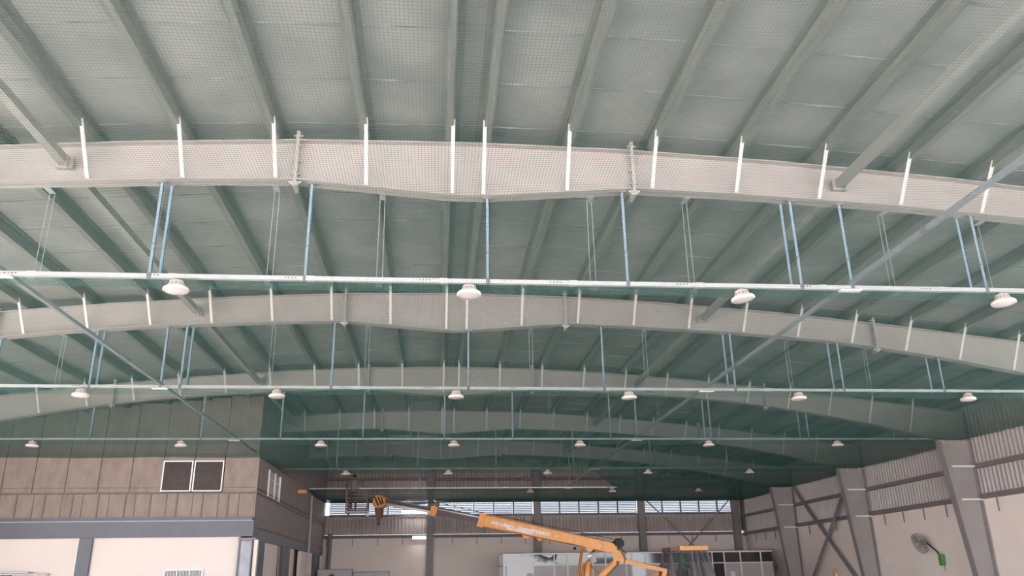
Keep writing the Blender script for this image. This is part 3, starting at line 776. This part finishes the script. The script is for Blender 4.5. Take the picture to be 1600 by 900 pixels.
    b_ = MB(); b_.beam(hd+yv*.086-un*.055-xv*.02, hd+yv*.086-un*.055+xv*.02, .008, .01); b_.build('mouth', BROWN, root)
    for s in (-1, 1):
        b_ = MB(); b_.tube([hd+xv*s*.076+un*.02, hd+xv*s*.09, hd+xv*s*.078-un*.03], [.008, .014, .008], 6); b_.build('ear', mats['m'][0], root, smooth=True)
    if label: tag(root, label, 'person')
    return root
STAND = dict(pelvis=(0,0,.93), chest=(0,0,1.28), neck=(0,0,1.46), head=(0,-.01,1.58), shoulderL=(.19,0,1.40), elbowL=(.30,.04,1.15), wristL=(.24,-.12,.98),
             shoulderR=(-.19,0,1.40), elbowR=(-.30,.05,1.15), wristR=(-.25,-.10,.97), hipL=(.09,0,.90), kneeL=(.10,-.02,.50), ankleL=(.10,.02,.09),
             hipR=(-.09,0,.90), kneeR=(-.10,-.02,.50), ankleR=(-.11,.02,.09))
# ------------------------------------------------------------------ mobile crane
cr = empty('mobile_crane', (8.0, 34.0, 0)); tag(cr, 'orange mobile crane with a raised telescopic boom and glazed cab', 'crane')
CO = Vector((8.0, 34.0, 0))
def Yb(x): return 34+(975-x)/375*4.8
def bp(x, y): return at(x, y, Yb(x))-CO
def side_poly(nm, M, pts, wd, par=cr):
    """outline in the boom's side plane, extruded to its real width"""
    P3 = [at(x, y, Yb(x))-CO for x, y in pts]
    dv = (bp(600, 780)-bp(975, 862)); nrm = Vector((-dv.y, dv.x, 0)).normalized()
    n = len(P3); vs = [p-nrm*wd/2 for p in P3]+[p+nrm*wd/2 for p in P3]
    return MB().add(vs, [tuple(range(n)), tuple(range(2*n-1, n-1, -1))]+[(i, i+n, (i+1) % n+n, (i+1) % n) for i in range(n)]).build(nm, M, par)
dv = (bp(600, 780)-bp(975, 862)).normalized(); nrm = Vector((-dv.y, dv.x, 0)).normalized()
if nrm.y > 0: nrm = -nrm                                     # towards the camera side
main = side_poly('boom_main_section', ORANGE, [(756, 804.5), (880, 831.7), (958, 848.5), (966, 853), (966, 866), (955, 864.5), (893, 850), (749, 822)], .42)
side_poly('boom_collar', ORANGE, [(754, 801.5), (763, 803.5), (757, 825), (748, 822.5)], .5, main)
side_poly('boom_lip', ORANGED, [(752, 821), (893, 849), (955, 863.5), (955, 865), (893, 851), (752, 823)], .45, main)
side_poly('lug', ORANGE, [(815, 834), (830, 837.5), (826, 841), (820, 841.5)], .1, main)
side_poly('lug', ORANGE, [(838, 838.5), (848, 841), (846, 846), (842, 845)], .1, main)
side_poly('cylinder_lug', ORANGE, [(917, 851), (931, 855), (928, 861), (923, 862.5), (918, 858)], .48, main)
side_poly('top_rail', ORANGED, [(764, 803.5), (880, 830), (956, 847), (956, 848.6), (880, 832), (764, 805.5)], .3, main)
s2 = side_poly('boom_second_section', BOOMD, [(684, 792), (756, 806.5), (752, 820.5), (684, 806.5)], .33)
s3 = side_poly('boom_third_section', BOOMD, [(603, 779.8), (678, 793), (676, 802.5), (603, 789.5)], .25)
side_poly('section_collar', ORANGE, [(677, 791), (687, 793), (683, 807.5), (673.5, 805)], .4, s2)
pq = bp(682.5, 788.5)
MB().tube([pq-nrm*.06, pq+nrm*.06], .12, 14).build('guide_pulley', BROWN, s2)
def strip(nm, M, x0, y0, x1, y1, rad, off, par):
    b_ = MB(); b_.tube([bp(x0, y0)+nrm*off, bp(x1, y1)+nrm*off], rad, 8); b_.build(nm, M, par, smooth=True)
strip('hydraulic_tube', TUBEW, 688, 796.3, 753, 809, .03, .2, s2); strip('hydraulic_tube', TUBEW, 606, 788, 674, 800.5, .062, .2, s3)
strip('wire_rope', BLACK, 690, 787, 756, 801.5, .012, 0, s2); strip('wire_rope', BLACK, 765, 803, 962, 843, .01, 0, main)
strip('edge_line', COLM, 605, 780.5, 676, 793.5, .012, .13, s3); strip('edge_line', COLM, 686, 806.5, 748, 819.5, .012, .17, s2)
# head with stripes, hook block and hook
hp = [(586, 781), (590, 773.5), (599, 775.5), (605, 780), (604, 790), (597, 794), (588, 793), (584.5, 788)]
head = side_poly('boom_head', ORANGE, hp, .36)
for k in range(3):
    x0 = 587.5+k*5
    P4 = [bp(x0, 776.5+k*.3)+nrm*.19, bp(x0+2.3, 776.8+k*.3)+nrm*.19, bp(x0+8 if k < 2 else x0+5.5, 790-k*1.2)+nrm*.19, bp(x0+5.4 if k < 2 else x0+3.6, 790.6-k*1.2)+nrm*.19]
    MB().add(P4+[p+nrm*-.012 for p in P4], [(0,1,2,3), (7,6,5,4), (0,4,5,1), (1,5,6,2), (2,6,7,3), (3,7,4,0)]).build('hazard_stripe', BLACK, head)
hk = side_poly('hook_block', BROWN, [(587, 794), (598, 794), (596.5, 810), (589, 810)], .22)
b = MB(); b.tube([bp(592, 809), bp(591.6, 814), bp(592.4, 817), bp(591.5, 820.5), bp(590, 819), bp(589.8, 817)], [.035, .03, .03, .03, .025, .01], 7); b.build('hook', BLACK, hk)
strip('hoist_rope', BLACK, 589.5, 786, 589.5, 800, .012, .12, hk); strip('hoist_rope', BLACK, 596, 786, 596, 800, .012, .12, hk)
# lettering: the photograph only shows unreadable white strokes in two rows
lt = MB(); rnd = random.Random(3)
def stroke(x, y, hh, n, dens):
    base = bp(x, y)+nrm*.25; ux = (bp(860, 833.5)-bp(771, 814)).normalized(); uz = nrm.cross(ux);
    if uz.z < 0: uz = -uz
    for i in range(n):
        cx = rnd.uniform(-.5, .5)*.1; 
        kind = rnd.random(); o = base+ux*cx
        hgt = hh*(.55+.45*rnd.random()); wd = .022
        if kind < .55: a_ = o-uz*hgt/2; e_ = o+uz*hgt/2; pr_ = ux*wd/2
        else: a_ = o-ux*.05+uz*rnd.uniform(-.4, .4)*hh; e_ = a_+ux*.10; pr_ = uz*wd/2
        lt.add([a_-pr_, a_+pr_, e_+pr_, e_-pr_], [(0,1,2,3)])
x = 772
while x < 862:
    yy = 816.5+(x-772)*.2145
    if not (783 < x < 785.5 or 806 < x < 812): stroke(x, yy, .17 if x > 811 else .15, 6 if x > 811 else 4, 1)
    x += 2.6
x = 796
while x < 835:
    stroke(x, 826+(x-796)*.2145, .11, 4, 1); x += 2.4
lt.build('lettering', TUBEW, main)
MB().tube([bp(873.5, 838)+nrm*.2, bp(873.5, 838)+nrm*.225], .05, 10).build('reflector', YELLOWM, main); MB().tube([bp(940, 852.5)+nrm*.2, bp(940, 852.5)+nrm*.225], .05, 10).build('reflector', YELLOWM, main)
# winch drum, mast, struts, lift cylinder
dc = bp(966.5, 849)
dr = MB()
for j in range(2):
    s = -.16 if j else .16; dr.prism([(0, 0)], 0, 0) if False else None
    pts = [(dc.x+(.22 if i % 2 else .18)*math.cos(2*PI*i/16), dc.z+(.22 if i % 2 else .18)*math.sin(2*PI*i/16)) for i in range(16)]
    dr.prism(pts, dc.y+s-.02, dc.y+s+.02)
dr.tube([dc-Vector((0, .16, 0)), dc+Vector((0, .16, 0))], .14, 14)
dr.build('winch_drum', BLACK, cr)
strip('hose', BLACK, 970, 857, 979, 865, .02, .05, cr)
side_poly('mast', ORANGE, [(961, 864), (965, 859), (971, 861), (978, 875), (976, 879.5), (966, 876), (965, 884), (960, 885)], .5)
side_poly('mast_arm', ORANGE, [(959, 877), (963, 884), (946, 902), (930, 925), (921, 925), (938, 898)], .4)
side_poly('mast_arm_edge', ORANGED, [(958, 876), (960, 878), (938, 899), (921, 925), (918, 925), (937, 897)], .42)
side_poly('rear_arm', ORANGE, [(979, 873.5), (1012, 881), (1048, 890.5), (1046, 895), (1010, 888), (978, 880)], .35)
side_poly('rear_pivot', ORANGE, [(1037, 893), (1046, 893.5), (1050, 925), (1030, 925)], .4)
side_poly('rear_stop', ORANGED, [(1020, 895), (1031, 894), (1030, 925), (1018, 925)], .3)
for d_ in (-.12, .12): strip('piston_rod', CHROME, 923.5, 860, 919.5, 879, .045, d_, cr)
b = MB(); b.tube([bp(920, 877.5), bp(914, 925)], .14, 12); b.build('lift_cylinder', ORANGE, cr, smooth=True)
strip('cylinder_pipe', ORANGED, 915, 880, 909, 925, .05, .2, cr); strip('side_strut', ORANGED, 911.5, 857, 901, 925, .06, .15, cr); strip('cross_strut', ORANGED, 924, 882, 940, 900, .03, .15, cr)
MB().tube([bp(899, 855)+nrm*.1, bp(899, 859)+nrm*.1], .06, 8).build('stop_block', BLACK, main)
# chassis and wheels (below the picture)
MB().box(-4.0, 3.9, -.55, .55, .62, 1.05).box(-4.3, -3.4, -.9, .9, .7, 1.1).box(2.8, 4.2, -.85, .85, .8, 1.45).build('chassis', ORANGE, cr)
for x in (-3.2, 2.6):
    for s in (-1, 1):
        b = MB(); b.tube([(x, s*.62, .58), (x, s*.66, .58), (x, s*.98, .58), (x, s*1.02, .58)], [.5, .58, .58, .5], 22); wh = b.build('wheel', BLACK, cr)
        b = MB(); b.tube([(x, s*1.0, .58), (x, s*1.05, .58)], [.26, .2], 14); b.build('hub', ORANGED, wh)
# cab
cx0, cx1 = at(1049, 860, 33).x-CO.x, at(1104, 860, 33).x-CO.x
bx0, bx1 = at(1040, 900, 33).x-CO.x-.03, at(1115, 900, 33).x-CO.x+.03
ty0, ty1, by0, by1 = -1.0, .15, -1.15, .35
ZR, ZB = at(1075, 860, 33).z, 1.15
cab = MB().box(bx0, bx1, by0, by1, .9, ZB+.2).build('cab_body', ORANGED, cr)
top = [Vector((cx0, ty0, ZR)), Vector((cx1, ty0, ZR)), Vector((cx1, ty1, ZR)), Vector((cx0, ty1, ZR))]
k_ = 1.25
bot = [Vector((bx0-.05, by0, ZB)), Vector((bx1+.1, by0, ZB)), Vector((bx1+.1, by1, ZB)), Vector((bx0-.05, by1, ZB))]
for i in range(4):
    b = MB(); b.beam(bot[i], top[i], .07, .07); b.build('pillar', BOOMD, cab)
for t_ in (.27,):
    b = MB(); b.beam(bot[0].lerp(bot[1], t_), top[0].lerp(top[1], t_), .05, .05); b.build('pillar', BOOMD, cab)
GL = bpy.data.materials.new('cab_glass'); GL.use_nodes = True
gb = GL.node_tree.nodes['Principled BSDF']; gb.inputs['Base Color'].default_value = (.10, .10, .12, 1); gb.inputs['Roughness'].default_value = .06; gb.inputs['Alpha'].default_value = .25
for i in range(4):
    j = (i+1) % 4; b = MB(); off = (bot[j]-bot[i]).cross(top[i]-bot[i]).normalized()*.012
    b.add([bot[i], bot[j], top[j], top[i], bot[i]+off, bot[j]+off, top[j]+off, top[i]+off], [(0,1,2,3), (7,6,5,4), (0,4,5,1), (1,5,6,2), (2,6,7,3), (3,7,4,0)])
    b.build('glass', GL, cab)
# crumpled plastic strips taped inside the right half of the cab
for i in range(6):
    t_ = .52+.075*i; a_ = bot[0].lerp(bot[1], t_)+Vector((0, .08, .1)); c_ = top[0].lerp(top[1], .52+.07*i)+Vector((0, .08, -.03))
    b = MB(); b.beam(a_, c_, .05, .012); b.build('plastic_strip', CABG if i % 2 else BOOMD, cab)
rf = MB().box(cx0+.32, cx1+.04, ty0-.12, ty1+.05, ZR, ZR+.17).build('cab_roof', ORANGE, cab)
MB().box(cx0-.06, cx0+.32, ty0-.1, ty1+.05, ZR-.02, ZR+.13).build('roof_visor', BROWN, rf)
b = MB(); g0 = bot[0].lerp(top[0], .95)+Vector((.46, .12, 0))
b.tube([g0, g0+Vector((.02, .02, -.25)), g0+Vector((.0, 0, -.5)), g0+Vector((.03, 0, -.72))], [.03, .08, .06, .015], 7); b.build('green_cloth', GREENR, cab)
MB().box(bx0+.75, bx0+1.3, -.55, .1, 1.0, 1.35).box(bx0+.8, bx0+1.25, -.02, .12, 1.35, 1.9).build('seat', BLACK, cab)
SIT = dict(STAND)
SIT.update(kneeL=(.14, -.42, .92), ankleL=(.14, -.45, .5), kneeR=(-.14, -.42, .92), ankleR=(-.14, -.45, .5), elbowL=(.30, -.12, 1.17), wristL=(.2, -.36, 1.2), elbowR=(-.3, -.12, 1.17), wristR=(-.2, -.36, 1.2))
hx = at(1073, 873, 33)
person('person', SIT, 'person with dark hair and dark shirt sitting in the crane cab', dict(m=[SKIN, SHIRTD, SHIRTD, BLACK], long=True), (hx.x, 33.45, hx.z-1.60), .2)

# ------------------------------------------------------------------ basket and worker
bk = empty('man_basket', (at(558, 800, 39.4).x, 39.4, at(558, 803, 39.4).z)); tag(bk, 'brown steel man basket beside the crane boom tip', 'basket')
bw = .47; bd = .45; bh = 1.02
for sx in (-1, 1):
    for sy in (-1, 1):
        MB().box(sx*bw-.03, sx*bw+.03, sy*bd-.03, sy*bd+.03, 0, bh).build('post', RAIL, bk)
for z in (.2, .36, .52, .68, .84, 1.0):
    for sy in (-1, 1): MB().box(-bw, bw, sy*bd-.015, sy*bd+.015, z-.018, z+.018).build('rail', RAIL, bk)
    for sx in (-1, 1): MB().box(sx*bw-.015, sx*bw+.015, -bd, bd, z-.018, z+.018).build('rail', RAIL, bk)
MB().box(-bw, bw, -bd, bd, .06, .1).build('floor_plate', RAIL, bk); MB().box(-bw+.03, bw-.05, -bd-.04, -bd-.0, .02, .07).build('toe_board', CABG, bk)
hd_ = bp(590, 785)+CO-Vector(bk.location)
MB().beam((bw, 0, .6), (hd_.x+.1, hd_.y, hd_.z), .09, .09).build('boom_bracket', BROWN, bk)
b = MB(); b.tube([(bw+.05, -bd, .1), (bw+.05, -bd, .02), (bw+.04, -bd, -.14)], [.02, .055, .07], 8); tag(b.build('bag', TUBEW, None, Vector(bk.location)), 'small white bag hanging from the man basket corner', 'bag')
W = dict(STAND); W.update(elbowL=(.36, .05, 1.22), wristL=(.30, -.15, 1.12), elbowR=(-.36, -.14, 1.28), wristR=(-.46, -.22, 1.46), face=(0, -1, 0))
person('person', W, 'person in a grey shirt and dark trousers standing in the man basket', dict(m=[SKIN, SHIRT, TROU, SHOE], long=True), Vector(bk.location)+Vector((-.2, 0, .1)), PI+.15)
# ------------------------------------------------------------------ head at the bottom edge and pole top at the right
hq = at(518, 897, 24)
person('person', STAND, 'person with black hair, only the top of the head showing before the cabinets', dict(m=[SKIN, SHIRTD, TROU, SHOE], long=False), (hq.x, 24, hq.z-1.70+.0), .4)
tp = at(1304, 889, 30)
po = empty('wrapped_pole', (tp.x, 30, 0)); tag(po, 'brown tip of a wrapped pole under the crossed wall braces', 'pole')
b = MB(); b.tube([(0, 0, 0), (0, 0, tp.z-.28)], .05, 10); b.build('pole', BROWN, po)
b = MB(); b.tube([(0, 0, tp.z-.3), (.01, 0, tp.z-.12), (.04, 0, tp.z)], [.12, .09, .06], 8); b.build('wrapping', mat('brown_wrap', (.42, .22, .1), .7), po)
b = MB(); b.tube([(-.02, -.08, tp.z-.4), (.0, -.1, tp.z-.15)], [.035, .015], 6); b.build('white_tape', TUBEW, po)
